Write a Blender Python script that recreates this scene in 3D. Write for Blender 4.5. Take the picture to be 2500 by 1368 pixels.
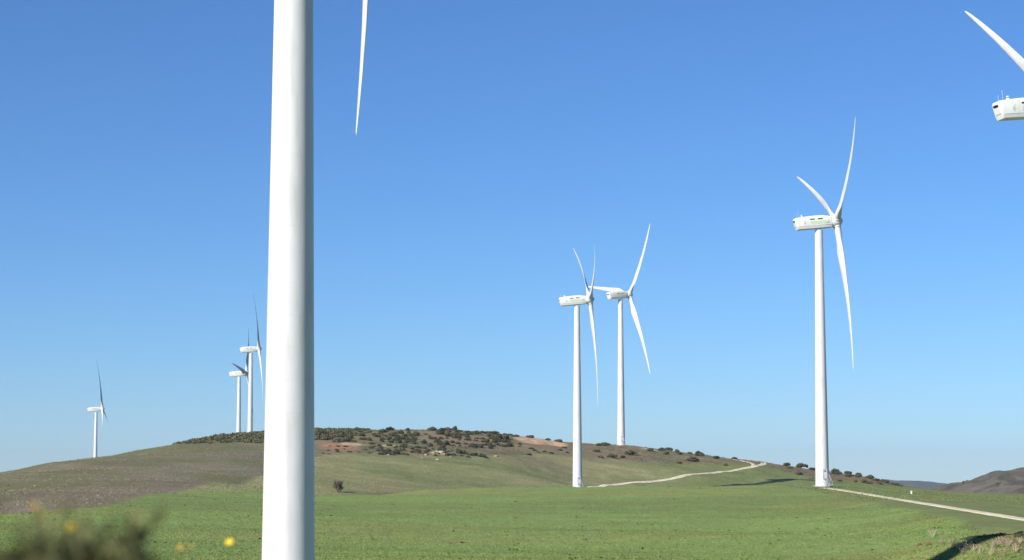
import bpy, bmesh, math, random
import numpy as np
from mathutils import Vector, Matrix

R = math.radians
scene = bpy.context.scene
for o in list(bpy.data.objects):
    bpy.data.objects.remove(o)
rng = np.random.default_rng(7)
random.seed(7)

# ------------------------------------------------------------------ camera
HORIZON, FOC = 1180.0, 5200.0                 # in pixels of the 2500 x 1368 photograph
PITCH = math.atan((HORIZON - 684.0) / FOC)
cam_data = bpy.data.cameras.new('camera')
cam_data.sensor_width = 36.0
cam_data.lens = 36.0 * FOC / 2500.0
cam_data.clip_start = 0.2
cam_data.clip_end = 60000.0
cam_data.dof.use_dof = True
cam_data.dof.focus_distance = 560.0
cam_data.dof.aperture_fstop = 4.0
cam = bpy.data.objects.new('camera', cam_data)
scene.collection.objects.link(cam)
cam.location = (0, 0, 0)
cam.rotation_euler = (R(90) + PITCH, 0, 0)
scene.camera = cam

# ------------------------------------------------------------------ sky and sun
SUN_EL, SUN_AZ = R(28.0), R(225.0)            # azimuth clockwise from +Y: behind the camera, to its left
sun_dir = Vector((math.sin(SUN_AZ) * math.cos(SUN_EL), math.cos(SUN_AZ) * math.cos(SUN_EL), math.sin(SUN_EL)))
world = bpy.data.worlds.new('World')
scene.world = world
world.use_nodes = True
wn = world.node_tree
wn.nodes.clear()
w_out = wn.nodes.new('ShaderNodeOutputWorld')
w_bg = wn.nodes.new('ShaderNodeBackground')
w_sky = wn.nodes.new('ShaderNodeTexSky')
w_sky.sky_type = 'NISHITA'
w_sky.sun_disc = False
w_sky.sun_elevation = SUN_EL
w_sky.sun_rotation = SUN_AZ
w_sky.altitude = 300.0
w_sky.air_density = 0.9
w_sky.dust_density = 0.0
w_sky.ozone_density = 10.0
w_bg.inputs['Strength'].default_value = 0.055
w_gam = wn.nodes.new('ShaderNodeGamma')
w_gam.inputs['Gamma'].default_value = 1.06
wn.links.new(w_sky.outputs[0], w_gam.inputs['Color'])
wn.links.new(w_gam.outputs[0], w_bg.inputs['Color'])
wn.links.new(w_bg.outputs[0], w_out.inputs['Surface'])

sun_data = bpy.data.lights.new('sun', 'SUN')
sun_data.energy = 4.0
sun_data.angle = R(0.53)
sun_data.color = (1.0, 0.95, 0.87)
sun = bpy.data.objects.new('sun', sun_data)
scene.collection.objects.link(sun)
sun.rotation_euler = sun_dir.to_track_quat('Z', 'Y').to_euler()

scene.view_settings.view_transform = 'Standard'
scene.view_settings.look = 'None'
scene.view_settings.gamma = 1.0
scene.view_settings.use_curve_mapping = False
scene.view_settings.exposure = 1.0
scene.cycles.max_bounces = 6
scene.cycles.volume_bounces = 0

# ------------------------------------------------------------------ helpers
def tag(o, label=None, cat=None, group=None, kind=None):
    if label: o['label'] = label
    if cat: o['category'] = cat
    if group: o['group'] = group
    if kind: o['kind'] = kind
    return o

def link(o, parent=None):
    scene.collection.objects.link(o)
    if parent is not None:
        o.parent = parent
    return o

def mesh_obj(name, me, mat=None, parent=None):
    if mat is not None and not me.materials:
        me.materials.append(mat)
    return link(bpy.data.objects.new(name, me), parent)

def empty(name, loc, rz=0.0):
    o = bpy.data.objects.new(name, None)
    o.empty_display_size = 0.5
    o.location = loc
    o.rotation_euler = (0, 0, rz)
    return link(o)

def np_mesh(name, V, F, smooth=False, col=None, k=None):
    """mesh from an (n,3) array and an (m,k) face array"""
    V = np.ascontiguousarray(V, np.float32); F = np.ascontiguousarray(F, np.int32)
    me = bpy.data.meshes.new(name)
    m, k = F.shape
    me.vertices.add(len(V)); me.vertices.foreach_set('co', V.ravel())
    me.loops.add(m * k); me.loops.foreach_set('vertex_index', F.ravel())
    me.polygons.add(m)
    me.polygons.foreach_set('loop_start', np.arange(0, m * k, k, dtype=np.int32))
    me.polygons.foreach_set('use_smooth', np.full(m, smooth, bool))
    if col is not None:
        a = me.color_attributes.new('tint', 'FLOAT_COLOR', 'POINT')
        c = np.ones((len(V), 4), np.float32); c[:, :3] = col
        a.data.foreach_set('color', c.ravel())
    me.update(calc_edges=True)
    me.validate()
    return me

def bm_mesh(name, bm, smooth=False):
    me = bpy.data.meshes.new(name)
    bmesh.ops.recalc_face_normals(bm, faces=bm.faces)
    for f in bm.faces: f.smooth = smooth
    bm.to_mesh(me); bm.free()
    return me

def add_box(bm, lo, hi, mat=None, bev=0.0):
    r = bmesh.ops.create_cube(bm, size=1.0)
    vs = r['verts']
    lo = Vector(lo); hi = Vector(hi)
    for v in vs:
        v.co = Vector(((v.co.x + .5) * (hi.x - lo.x) + lo.x, (v.co.y + .5) * (hi.y - lo.y) + lo.y, (v.co.z + .5) * (hi.z - lo.z) + lo.z))
    if bev:
        es = list({e for v in vs for e in v.link_edges})
        r2 = bmesh.ops.bevel(bm, geom=es, offset=bev, segments=2, affect='EDGES', profile=0.5)
        vs = list({v for f in r2['faces'] for v in f.verts} | {v for v in vs if v.is_valid})
    if mat is not None:
        bmesh.ops.transform(bm, matrix=mat, verts=vs)

def add_lathe(bm, prof, n=24, axis='z', cap=True):
    """prof: list of (radius, height)"""
    rings = []
    for r, h in prof:
        ring = []
        for i in range(n):
            a = 2 * math.pi * i / n
            c, s = r * math.cos(a), r * math.sin(a)
            ring.append(bm.verts.new((c, s, h) if axis == 'z' else (h, c, s)))
        rings.append(ring)
    for a, b in zip(rings, rings[1:]):
        for i in range(n):
            bm.faces.new((a[i], a[(i + 1) % n], b[(i + 1) % n], b[i]))
    if cap:
        bm.faces.new(rings[0][::-1]); bm.faces.new(rings[-1])

def add_tube(bm, pts, rad, n=6):
    pts = [Vector(p) for p in pts]
    if not hasattr(rad, '__len__'): rad = [rad] * len(pts)
    rings = []
    for i, p in enumerate(pts):
        d = (pts[min(i + 1, len(pts) - 1)] - pts[max(i - 1, 0)]).normalized()
        u = d.orthogonal().normalized(); v = d.cross(u)
        rings.append([bm.verts.new(p + rad[i] * (math.cos(2 * math.pi * k / n) * u + math.sin(2 * math.pi * k / n) * v)) for k in range(n)])
    for a, b in zip(rings, rings[1:]):
        j = min(range(n), key=lambda s: sum((a[k].co - b[(k + s) % n].co).length for k in range(n)))
        for i in range(n):
            bm.faces.new((a[i], a[(i + 1) % n], b[(i + 1 + j) % n], b[(i + j) % n]))
    bm.faces.new(rings[0][::-1]); bm.faces.new(rings[-1])

def lattice(ix, iy, seed):
    h = (ix.astype(np.int64) * 374761393 + iy.astype(np.int64) * 668265263 + seed * 2147483647) & 0xffffffff
    h = ((h ^ (h >> 13)) * 1274126177) & 0xffffffff
    h = h ^ (h >> 16)
    return (h & 0xffff) / 65535.0

def vnoise(x, y, s, seed=0):
    """value noise in 0..1 with features of size s metres"""
    x, y = np.asarray(x, float), np.asarray(y, float)
    a = 0.7 + 0.9 * (seed % 7)
    x, y = (x * math.cos(a) - y * math.sin(a)) / s + 17.3 * (seed % 13), (x * math.sin(a) + y * math.cos(a)) / s + 7.7
    x, y = x + .35 * np.sin(y * 1.7), y + .35 * np.sin(x * 1.9)
    ix = np.floor(x); iy = np.floor(y)
    fx = x - ix; fy = y - iy
    fx = fx * fx * (3 - 2 * fx); fy = fy * fy * (3 - 2 * fy)
    a = lattice(ix, iy, seed); b = lattice(ix + 1, iy, seed); c = lattice(ix, iy + 1, seed); d = lattice(ix + 1, iy + 1, seed)
    return (a * (1 - fx) + b * fx) * (1 - fy) + (c * (1 - fx) + d * fx) * fy

def fbm(x, y, s, seed=0, octv=4):
    t = 0; amp = 1; tot = 0
    for k in range(octv):
        t = t + amp * vnoise(x, y, s / 2 ** k, seed + k); tot += amp; amp *= 0.55
    return t / tot

def sstep(a, b, x):
    t = np.clip((x - a) / (b - a), 0, 1)
    return t * t * (3 - 2 * t)

# ------------------------------------------------------------------ terrain heights
CF = np.array([0, math.cos(PITCH), math.sin(PITCH)]); CU = np.array([0, -math.sin(PITCH), math.cos(PITCH)])
def ray(px, py):
    d = CF * FOC + np.array([1.0, 0, 0]) * (px - 1250.0) + CU * (684.0 - py)
    return d / d[1]
def az_of(px):                                # sideways metres per metre of depth, on the horizon
    return (px - 1250.0) / FOC * math.cos(PITCH)
def to_px(x, y):
    return x / np.maximum(y, 1.0) / math.cos(PITCH) * FOC + 1250.0

# survey columns: bearing, then (distance, level seen at) pairs; a level below 300 is a height in metres
COLS = {
    -900: [(60, -6), (200, -8), (350, -5), (600, 0), (900, 0), (1300, -12)],
    0:    [(150, -8.2), (205, 1368), (250, 1302), (310, 1256), (420, 1201), (490, 1177), (560, 1158), (600, 2.2), (640, 1.5), (760, -1.0), (1000, -7)],
    -200: [(320, 1270), (450, 1210), (560, -0.5), (640, -1.5), (800, -3)],
    120:  [(330, 1247), (440, 1197), (540, 1160), (620, 1130), (700, 6.2)],
    230:  [(205, 1370), (270, 1292), (350, 1238), (430, 1202), (520, 1168), (600, 1141), (680, 1116), (760, 8.0), (900, 3.0), (1200, -8)],
    430:  [(205, 1370), (280, 1288), (370, 1236), (450, 1200), (540, 1166), (620, 1140), (710, 1110), (790, 1085), (860, 15.5), (1000, 9)],
    530:  [(480, 1187), (600, 1147), (720, 1107), (800, 1082), (860, 1067), (920, 18.3)],
    640:  [(205, 1370), (280, 1292), (380, 1236), (470, 1203), (505, 1190), (560, 1168), (640, 1136), (720, 1109), (820, 1084), (900, 1058), (960, 21.5), (1060, 17)],
    770:  [(205, 1370), (280, 1300), (370, 1249), (460, 1217), (515, -4.0), (545, 1206), (640, 1156), (710, 1119), (800, 1083), (900, 1056), (980, 21.4), (1100, 16)],
    1000: [(205, 1371), (280, 1302), (380, 1244), (460, 1214), (525, 1200), (575, -3.2), (625, 1191), (690, 1154), (760, 1119), (840, 1083), (915, 1054), (1000, 20.8), (1150, 11)],
    1112: [(920, 1052), (990, 21.5)],
    1250: [(205, 1372), (280, 1304), (380, 1243), (470, 1214), (560, 1199), (620, -3.6), (690, 1191), (745, 1152), (800, 1119), (870, 1086), (930, 1063), (1000, 19.5), (1150, 10)],
    1350: [(870, 1095), (935, 1077)],
    1410: [(205, 1373), (280, 1304), (380, 1242), (470, 1212), (560, 1195.5), (640, -4.2), (756, -2.3), (800, 1165), (850, 1125), (900, 1100), (945, 1087), (1020, 15)],
    1515: [(560, 1194), (640, -4.2), (735, -2.8), (775, -2.4), (812, 1168), (860, 1131), (905, 1107), (948, 1088), (1010, 15.5), (1150, 8)],
    1590: [(640, -4.0), (740, -3.0), (785, -2.4), (820, 1170)],
    1700: [(170, -7.2), (210, 1370), (290, 1300), (380, 1243), (470, 1207), (560, 1191), (640, -3.4), (750, -2.6), (803, -2.0), (835, 1162), (870, 1144), (905, 1126), (940, 1112), (1010, 10.5), (1150, 3)],
    1850: [(470, 1205), (560, 1188), (640, -2.6), (750, -2.0), (825, 1184), (862, 1158), (890, 1138), (920, 1126), (990, 8.0)],
    1927: [(540, 1187), (640, -1.8), (740, -1.3), (800, 1182), (843, 1171), (880, 1157), (920, 1140), (990, 5.5)],
    2007: [(184, -7.8), (205, -7.6), (228, 1368), (300, 1300), (380, 1247), (460, 1210), (538, 1188), (600, -1.0), (700, -0.6), (835, 1177), (880, 1166), (920, 1151), (990, 4.5), (1150, -4)],
    2100: [(184, -7.6), (200, -7.2), (230, 1360), (290, 1290), (370, 1240), (460, 1208), (600, 1196), (800, 1184), (880, 1171), (920, 1162), (990, 1.8)],
    2150: [(600, 1199), (800, 1189), (880, 1180), (920, 1174), (980, -0.6)],
    2200: [(188, -7.5), (212, 1359), (270, 1290), (340, 1247), (400, 1222), (500, 1208), (600, 1203), (700, 1199), (800, 1195), (870, 1192), (920, 1191), (980, -2.6), (1100, -6)],
    2260: [(189.7, -7.1), (206, 1350)],
    2335: [(170, -6.6), (196, 1322), (240, 1290), (310, 1243), (400, 1226), (500, 1217), (650, 1209), (800, 1204), (900, 1202), (1000, -4.5), (1200, -12)],
    2450: [(150, -7.0), (175, 1368), (203, 1310), (280, 1258), (400, 1232), (500, 1222), (650, 1214), (800, 1208), (900, 1206), (1000, -6), (1200, -13)],
    2560: [(170, 1362), (245, 1282), (345, 1252), (500, 1228), (650, 1219), (780, 1213), (900, 1211), (1000, -7), (1200, -13)],
    3300: [(60, -7), (200, -7), (345, -6), (600, -6), (900, -8), (1300, -16)],
}
EXTRA = [(0, -40, -1.75), (0, 0, -1.75), (0, 6, -1.8), (-3, 4, -1.75), (4, 5, -1.8), (0, 14, -2.7), (0, 28, -4.6), (0, 60, -6.8), (-20, 30, -4.4), (20, 30, -4.6),
         (-30, 80, -7.6), (30, 80, -7.0), (0, 105, -7.9), (-60, 10, -1.5), (60, 10, -1.5), (-14.45, 138.6, -8.03), (-14.45, 160, -8.1), (15, 169, -7.3), (22, 176, -7.2),
         (-313.9, 1610, -11.5), (-153, 1248, 11.0), (-178, 1390, 4.2), (85.3, 345, -5.2), (-300, 1250, -10), (0, 1300, 2), (100, 1300, -6), (300, 1300, -16),
         (-700, 1600, -20), (700, 1600, -20), (0, 1900, -16), (-500, 300, -2), (-700, 900, -8), (600, 300, -6), (700, 900, -14), (-300, -200, -4), (300, -200, -4)]
ROAD_R = [(2012, 1192, 528), (2030, 1194, 510), (2060, 1198, 490), (2120, 1208, 452), (2200, 1221, 404), (2250, 1229, 372), (2300, 1237, 344), (2350, 1245, 319), (2400, 1253, 297), (2450, 1261, 277), (2500, 1269, 260), (2600, 1286, 233)]
pts = [(az_of(px) * D, D, ray(px, py)[2] * D) for px, py, D in ROAD_R[3:]]
for px, lst in COLS.items():
    for D, v in lst:
        z = v if v < 300 else ray(px, v)[2] * D
        pts.append((az_of(px) * D, D, z))
pts = np.array(pts + EXTRA, float)
SC = 300.0
def tps_kernel(r2):
    return 0.5 * r2 * np.log(np.maximum(r2, 1e-12))
P = pts[:, :2] / SC
n = len(P)
K = tps_kernel(((P[:, None] - P[None]) ** 2).sum(-1)) + np.eye(n) * 2e-5
A = np.zeros((n + 3, n + 3)); A[:n, :n] = K
A[:n, n] = 1; A[:n, n + 1:] = P; A[n, :n] = 1; A[n + 1:, :n] = P.T
coef = np.linalg.solve(A, np.concatenate([pts[:, 2], np.zeros(3)]))
def tps(x, y):
    q = np.stack([x.ravel(), y.ravel()], 1) / SC
    out = np.empty(len(q))
    for i in range(0, len(q), 40000):
        b = q[i:i + 40000]
        out[i:i + 40000] = tps_kernel(((b[:, None] - P[None]) ** 2).sum(-1)) @ coef[:n] + coef[n] + b @ coef[n + 1:]
    return out.reshape(x.shape)

def spread(a, b, k, first):
    """k coordinates from a to b, steps growing from `first`"""
    sgn = 1 if b > a else -1
    L = abs(b - a)
    lo, hi = 1.0001, 3.0
    for _ in range(60):
        m = (lo + hi) / 2
        if first * (m ** k - 1) / (m - 1) < L: lo = m
        else: hi = m
    s = np.cumsum(first * lo ** np.arange(k))
    return a + sgn * s * (L / s[-1])
xs = np.concatenate([spread(-330, -9000, 24, 6)[::-1], np.arange(-330, 340.1, 1.25), spread(340, 9000, 24, 6)])
ys = np.concatenate([spread(0, -3000, 14, 4)[::-1], np.arange(0, 60, 1.5), np.arange(60, 1060, 2.0), np.arange(1060, 1700, 10.0), spread(1690, 11500, 22, 12)])
GX, GY = np.meshgrid(xs, ys)
core = (np.abs(GX) < 1100) & (GY > -350) & (GY < 2100)
GZ = np.full(GX.shape, -20.0)
GZ[core] = tps(GX[core], GY[core])
w = sstep(500, 1000, np.abs(GX)) ; w = np.maximum(w, sstep(1650, 2050, GY)); w = np.maximum(w, sstep(-120, -330, GY))
GZ = GZ * (1 - w) + (-20.0) * w
GZ = GZ - 0.004 * np.maximum(GY - 2000, 0) * (GY < 9000)- 28 * (GY >= 9000)
YM = np.arange(150, 1100, 1.0)
def height(x, y):
    x = np.asarray(x, float); y = np.asarray(y, float)
    i = np.clip(np.searchsorted(xs, x) - 1, 0, len(xs) - 2); j = np.clip(np.searchsorted(ys, y) - 1, 0, len(ys) - 2)
    u = (x - xs[i]) / (xs[i + 1] - xs[i]); v = (y - ys[j]) / (ys[j + 1] - ys[j])
    return (GZ[j, i] * (1 - u) + GZ[j, i + 1] * u) * (1 - v) + (GZ[j + 1, i] * (1 - u) + GZ[j + 1, i + 1] * u) * v
def ground_at(px, py, near=150.0):
    """where the sight line meets the ground (the nearest miss if it passes above)"""
    d = ray(px, py)
    yy = YM[YM >= near]
    gap = d[2] * yy - height(d[0] * yy, yy)
    hit = np.nonzero(gap <= 0)[0]
    y = yy[hit[0]] if len(hit) else yy[np.argmin(gap / yy)]
    return np.array([d[0] * y, y, float(height(d[0] * y, y))])
# lumps of the ground, ironed out under the gravel track
TRACK_R = [(az_of(px) * D, D, ray(px, py)[2] * D) for px, py, D in ROAD_R]
def seg_dist(P_):
    d = np.full(GX.shape, 1e9); zz = np.zeros(GX.shape)
    for a, b in zip(P_, P_[1:]):
        vx, vy = b[0] - a[0], b[1] - a[1]; L2 = vx * vx + vy * vy
        t = np.clip(((GX - a[0]) * vx + (GY - a[1]) * vy) / L2, 0, 1)
        e = np.hypot(GX - a[0] - t * vx, GY - a[1] - t * vy)
        zz = np.where(e < d, a[2] + (b[2] - a[2]) * t, zz); d = np.minimum(d, e)
    return d, zz
RD, RZ = seg_dist(TRACK_R)
GZ = GZ + (RZ - GZ) * (1 - sstep(2.5, 13, RD))
inside = 1 - sstep(330, 345, np.abs(GX))
inside *= sstep(30, 90, GY) * (1 - sstep(1050, 1065, GY)) * sstep(3, 14, RD)
GZ += inside * ((fbm(GX, GY, 26, 11, 3) - .5) * 0.7 + (fbm(GX, GY, 7, 21, 3) - .5) * (0.22 + 0.5 * sstep(700, 800, GY)))
#TERRAIN_END

# ------------------------------------------------------------------ materials
def new_mat(name):
    m = bpy.data.materials.new(name); m.use_nodes = True
    nt = m.node_tree
    b = nt.nodes['Principled BSDF']
    return m, nt, b
def node(nt, t, **kw):
    n_ = nt.nodes.new(t)
    for k, v in kw.items(): setattr(n_, k, v)
    return n_
def noise(nt, scale, detail=4.0, rough=0.55, vec=None):
    n_ = node(nt, 'ShaderNodeTexNoise')
    n_.inputs['Scale'].default_value = scale; n_.inputs['Detail'].default_value = detail; n_.inputs['Roughness'].default_value = rough
    if vec is not None: nt.links.new(vec, n_.inputs['Vector'])
    return n_
def ramp(nt, fac, stops):
    r = node(nt, 'ShaderNodeValToRGB')
    el = r.color_ramp.elements
    el[0].position = stops[0][0]; el[0].color = (*stops[0][1], 1)
    el[1].position = stops[-1][0]; el[1].color = (*stops[-1][1], 1)
    for p, c in stops[1:-1]:
        e = el.new(p); e.color = (*c, 1)
    nt.links.new(fac, r.inputs[0])
    return r
def mix(nt, a, b, fac, mode='MULTIPLY'):
    m = node(nt, 'ShaderNodeMix', data_type='RGBA', blend_type=mode)
    for sock, v in ((m.inputs[0], fac), (m.inputs[6], a), (m.inputs[7], b)):
        if hasattr(v, 'is_linked') or hasattr(v, 'links'): nt.links.new(v, sock)
        else: sock.default_value = v if not isinstance(v, tuple) else (*v, 1)
    return m.outputs[2]
def g3(v): return (v, v, v)
def bump(nt, b, h, strength, dist):
    bp = node(nt, 'ShaderNodeBump')
    bp.inputs['Strength'].default_value = strength; bp.inputs['Distance'].default_value = dist
    nt.links.new(h, bp.inputs['Height']); nt.links.new(bp.outputs[0], b.inputs['Normal'])

def mat_plain(name, col, rough=0.6, var=0.25, scale=3.0, spec=0.3, attr=None):
    m, nt, b = new_mat(name)
    tc = node(nt, 'ShaderNodeTexCoord')
    nz = noise(nt, scale, 4, .6, tc.outputs['Object'])
    rp = ramp(nt, nz.outputs['Fac'], [(0.3, g3(1 - var)), (0.7, g3(1 + var * .4))])
    base = col
    if attr:
        a = node(nt, 'ShaderNodeAttribute', attribute_name=attr); base = a.outputs['Color']
    c = mix(nt, base, rp.outputs[0], 1.0)
    nt.links.new(c, b.inputs['Base Color'])
    b.inputs['Roughness'].default_value = rough
    b.inputs['Specular IOR Level'].default_value = spec
    return m

def mat_ground():
    m, nt, b = new_mat('ground')
    a = node(nt, 'ShaderNodeAttribute', attribute_name='tint')
    tc = node(nt, 'ShaderNodeTexCoord')
    n1 = noise(nt, 0.9, 6, .65, tc.outputs['Object'])
    n2 = noise(nt, 0.16, 5, .6, tc.outputs['Object'])
    n3 = noise(nt, 4.0, 3, .6, tc.outputs['Object'])
    r1 = ramp(nt, n1.outputs['Fac'], [(0.28, g3(.62)), (0.5, g3(.85)), (0.72, g3(1))])
    r2 = ramp(nt, n2.outputs['Fac'], [(0.3, (.82, .78, .8)), (0.7, g3(1))])
    r3 = ramp(nt, n3.outputs['Fac'], [(0.3, g3(.7)), (0.7, g3(1))])
    c = mix(nt, a.outputs['Color'], r1.outputs[0], 1.0)
    c = mix(nt, c, r2.outputs[0], 1.0)
    c = mix(nt, c, r3.outputs[0], 1.0)
    nt.links.new(c, b.inputs['Base Color'])
    b.inputs['Roughness'].default_value = 0.95
    b.inputs['Specular IOR Level'].default_value = 0.1
    bump(nt, b, n1.outputs['Fac'], 0.5, 0.35)
    return m

def mat_paint(name, col, seams=False, dirt=0.18):
    m, nt, b = new_mat(name)
    tc = node(nt, 'ShaderNodeTexCoord')
    mp = node(nt, 'ShaderNodeMapping'); mp.inputs['Scale'].default_value = (1.0, 1.0, 0.12)
    nt.links.new(tc.outputs['Object'], mp.inputs['Vector'])
    n1 = noise(nt, 1.6, 6, .6, mp.outputs[0])
    n2 = noise(nt, 0.5, 3, .5, tc.outputs['Object'])
    r1 = ramp(nt, n1.outputs['Fac'], [(0.32, (1 - dirt, 1 - dirt * 1.05, 1 - dirt * 1.25)), (0.52, g3(1.0))])
    r2 = ramp(nt, n2.outputs['Fac'], [(0.3, g3(.95)), (0.65, g3(1.0))])
    c = mix(nt, col, r1.outputs[0], 1.0)
    c = mix(nt, c, r2.outputs[0], 1.0)
    nt.links.new(c, b.inputs['Base Color'])
    b.inputs['Roughness'].default_value = 0.42
    b.inputs['Specular IOR Level'].default_value = 0.35
    if seams:                                  # weld beads round the shell every 2.1 m
        sx = node(nt, 'ShaderNodeSeparateXYZ'); nt.links.new(tc.outputs['Object'], sx.inputs[0])
        d = node(nt, 'ShaderNodeMath', operation='PINGPONG'); d.inputs[1].default_value = 1.05
        nt.links.new(sx.outputs[2], d.inputs[0])
        l = node(nt, 'ShaderNodeMath', operation='LESS_THAN'); l.inputs[1].default_value = 0.035
        nt.links.new(d.outputs[0], l.inputs[0])
        n4 = noise(nt, 0.7, 2, .5, tc.outputs['Object'])
        ad = node(nt, 'ShaderNodeMath', operation='MULTIPLY_ADD'); ad.inputs[1].default_value = 1.6
        nt.links.new(n4.outputs['Fac'], ad.inputs[0]); nt.links.new(l.outputs[0], ad.inputs[2])
        bump(nt, b, ad.outputs[0], 0.4, 0.02)
    return m

M = {}
M['ground'] = mat_ground()
M['tower'] = mat_paint('tower_paint', (.57, .572, .58), seams=True, dirt=.12)
M['white'] = mat_paint('nacelle_paint', (.62, .625, .625), dirt=.07)
M['blade'] = mat_paint('blade_paint', (.58, .585, .58), dirt=.22)
M['dark'] = mat_plain('dark_opening', (.02, .02, .025), .7)
M['rust'] = mat_plain('bearing_ring', (.22, .13, .08), .7)
M['green'] = mat_plain('green_print', (.3, .5, .26), .5, .05)
M['blueprint'] = mat_plain('blue_print', (.5, .58, .64), .5, .05)
M['orangeprint'] = mat_plain('orange_print', (.6, .56, .53), .5, .05)
M['steel'] = mat_plain('galvanised_steel', (.42, .43, .44), .5)
M['road'] = mat_plain('road_gravel', (.5, .44, .34), .95, .3, .8, .1, attr='tint')
M['concrete'] = mat_plain('concrete', (.42, .4, .37), .9, .25, 1.2, .2)
M['leaf'] = mat_plain('shrub_leaf', (.05, .06, .03), .7, .3, .8, .2, attr='tint')
M['tuft'] = mat_plain('grass_blade', (.1, .15, .05), .8, .2, .4, .1, attr='tint')
M['bark'] = mat_plain('bark', (.12, .09, .065), .9, .3, 4)
M['twig'] = mat_plain('bare_twig', (.15, .1, .085), .9, .3, 2)
M['rock'] = mat_plain('pale_rock', (.33, .28, .2), .95, .35, 1.5, .15)
M['clay'] = mat_plain('red_clay', (.2, .075, .055), .85, .3, 6, .2)
M['petal'] = mat_plain('yellow_petal', (.75, .52, .01), .6, .1, 30)
M['petal2'] = mat_plain('orange_petal', (.4, .25, .03), .6, .1, 30)
M['stem'] = mat_plain('weed_stem', (.07, .075, .03), .8, .3, 20)
M['weed'] = mat_plain('weed_leaf', (.105, .105, .038), .8, .4, 14)
M['dry'] = mat_plain('dry_stalk', (.4, .33, .22), .9, .3, 6)
M['marker'] = mat_plain('white_marker', (.75, .75, .72), .6)

# ------------------------------------------------------------------ the ground sheet
PX = np.clip(to_px(GX, GY), -4000, 6000)
def line(d): 
    k = sorted(d); return lambda px: np.interp(px, k, [d[i] for i in k])
edge1 = line({-300: 290, 0: 310, 120: 330, 230: 350, 330: 395, 430: 450, 500: 458, 640: 472, 770: 465, 1000: 530, 1250: 565, 1850: 562, 1960: 520, 2007: 468, 2100: 400, 2200: 335, 2300: 285, 2400: 225, 2500: 190, 2600: 170})
e2 = {-300: 290, 0: 310, 230: 350, 330: 395, 390: 428, 500: 480, 640: 575}
for px, py in [(770, 1116), (850, 1108), (950, 1112), (1100, 1120), (1180, 1121), (1300, 1114), (1400, 1113), (1500, 1124), (1600, 1130), (1700, 1136), (1800, 1139), (1900, 1152), (2007, 1170), (2100, 1178), (2200, 1188)]:
    e2[px] = ground_at(px, py, 580)[1]
e2[2300] = 880; e2[2600] = 880
edge2 = line(e2)
wob = (fbm(GX, GY, 22, 31, 4) - .5)
d1 = GY - edge1(PX) + wob * (10 + 50 * sstep(1950, 2100, PX))
d2 = GY - edge2(PX) + wob * 26
BRIGHT = np.array((.27, .38, .112)); BRIGHT2 = np.array((.225, .305, .096))
OLIVE = np.array((.315, .33, .145)); BROWN = np.array((.235, .205, .125)); MAUVE = np.array((.31, .265, .2))
HILL = np.array((.27, .235, .135)); PINK = np.array((.34, .24, .165)); SHADE = np.array((.085, .082, .045))
SCAR = np.array((.48, .26, .14)); PALE = np.array((.68, .52, .32)); RGREEN = np.array((.225, .275, .1))
def mixc(c, d, w): return c * (1 - w[..., None]) + d * w[..., None]
Nb = fbm(GX, GY, 60, 41, 4); Ns = fbm(GX, GY, 9, 51, 4); Nr = fbm(GX * .35, GY * .5, 14, 61, 4)
C = np.zeros(GX.shape + (3,)) + BRIGHT
C = mixc(C, BRIGHT2, sstep(.38, .62, fbm(GX * .45, GY, 40, 43, 4)) * .75)
C = mixc(C, BRIGHT2 * .92, sstep(.5, .68, fbm(GX * .12, GY * 1.2, 9, 47, 3)) * .55)
C = mixc(C, np.array((.33, .34, .12)), sstep(.6, .72, fbm(GX * .3, GY, 24, 49, 4)) * .5)
C = mixc(C, np.array((.3, .3, .1)), sstep(.55, .7, Nr) * .4)
right = sstep(1950, 2150, PX)
C = mixc(C, np.array((.24, .23, .085)), right * sstep(.42, .6, Nb) * .7)
C = mixc(C, np.array((.2, .145, .1)), sstep(2150, 2350, PX) * sstep(.56, .7, Ns) * sstep(240, 190, GY) * .6)
mid = OLIVE + (Nr[..., None] - .5) * np.array((.30, .2, .14)) + (Ns[..., None] - .5) * np.array((.14, .12, .07))
mid = mixc(mid, np.array((.33, .27, .16)), sstep(.55, .75, Nb) * .5)
mid = mixc(mid, RGREEN + (Ns[..., None] - .5) * .05, sstep(1500, 1800, PX))
C = np.where((d1 > 0)[..., None], mixc(C, mid, sstep(0, 6, d1)), C)
# darker strip of ground colour in the dip behind the crest
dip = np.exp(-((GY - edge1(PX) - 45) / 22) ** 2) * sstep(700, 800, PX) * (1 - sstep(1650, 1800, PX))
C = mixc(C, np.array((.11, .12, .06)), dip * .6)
hill = HILL + (Ns[..., None] - .5) * np.array((.16, .12, .08))
hill = mixc(hill, np.array((.2, .215, .095)), sstep(.5, .62, Nb) * .6)
hill = mixc(hill, PINK, sstep(.5, .66, fbm(GX, GY, 30, 71, 4)) * .65)
brown = BROWN + (Ns[..., None] - .5) * np.array((.08, .07, .06))
brown = mixc(brown, np.array((.19, .2, .085)), sstep(.36, .52, Nb) * .85)
brown = mixc(brown, MAUVE, sstep(.45, .68, fbm(GX, GY, 34, 81, 4)) * .55)
hb = mixc(brown, hill, sstep(720, 800, PX))
C = mixc(C, hb, sstep(-4, 9, d2))
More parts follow.
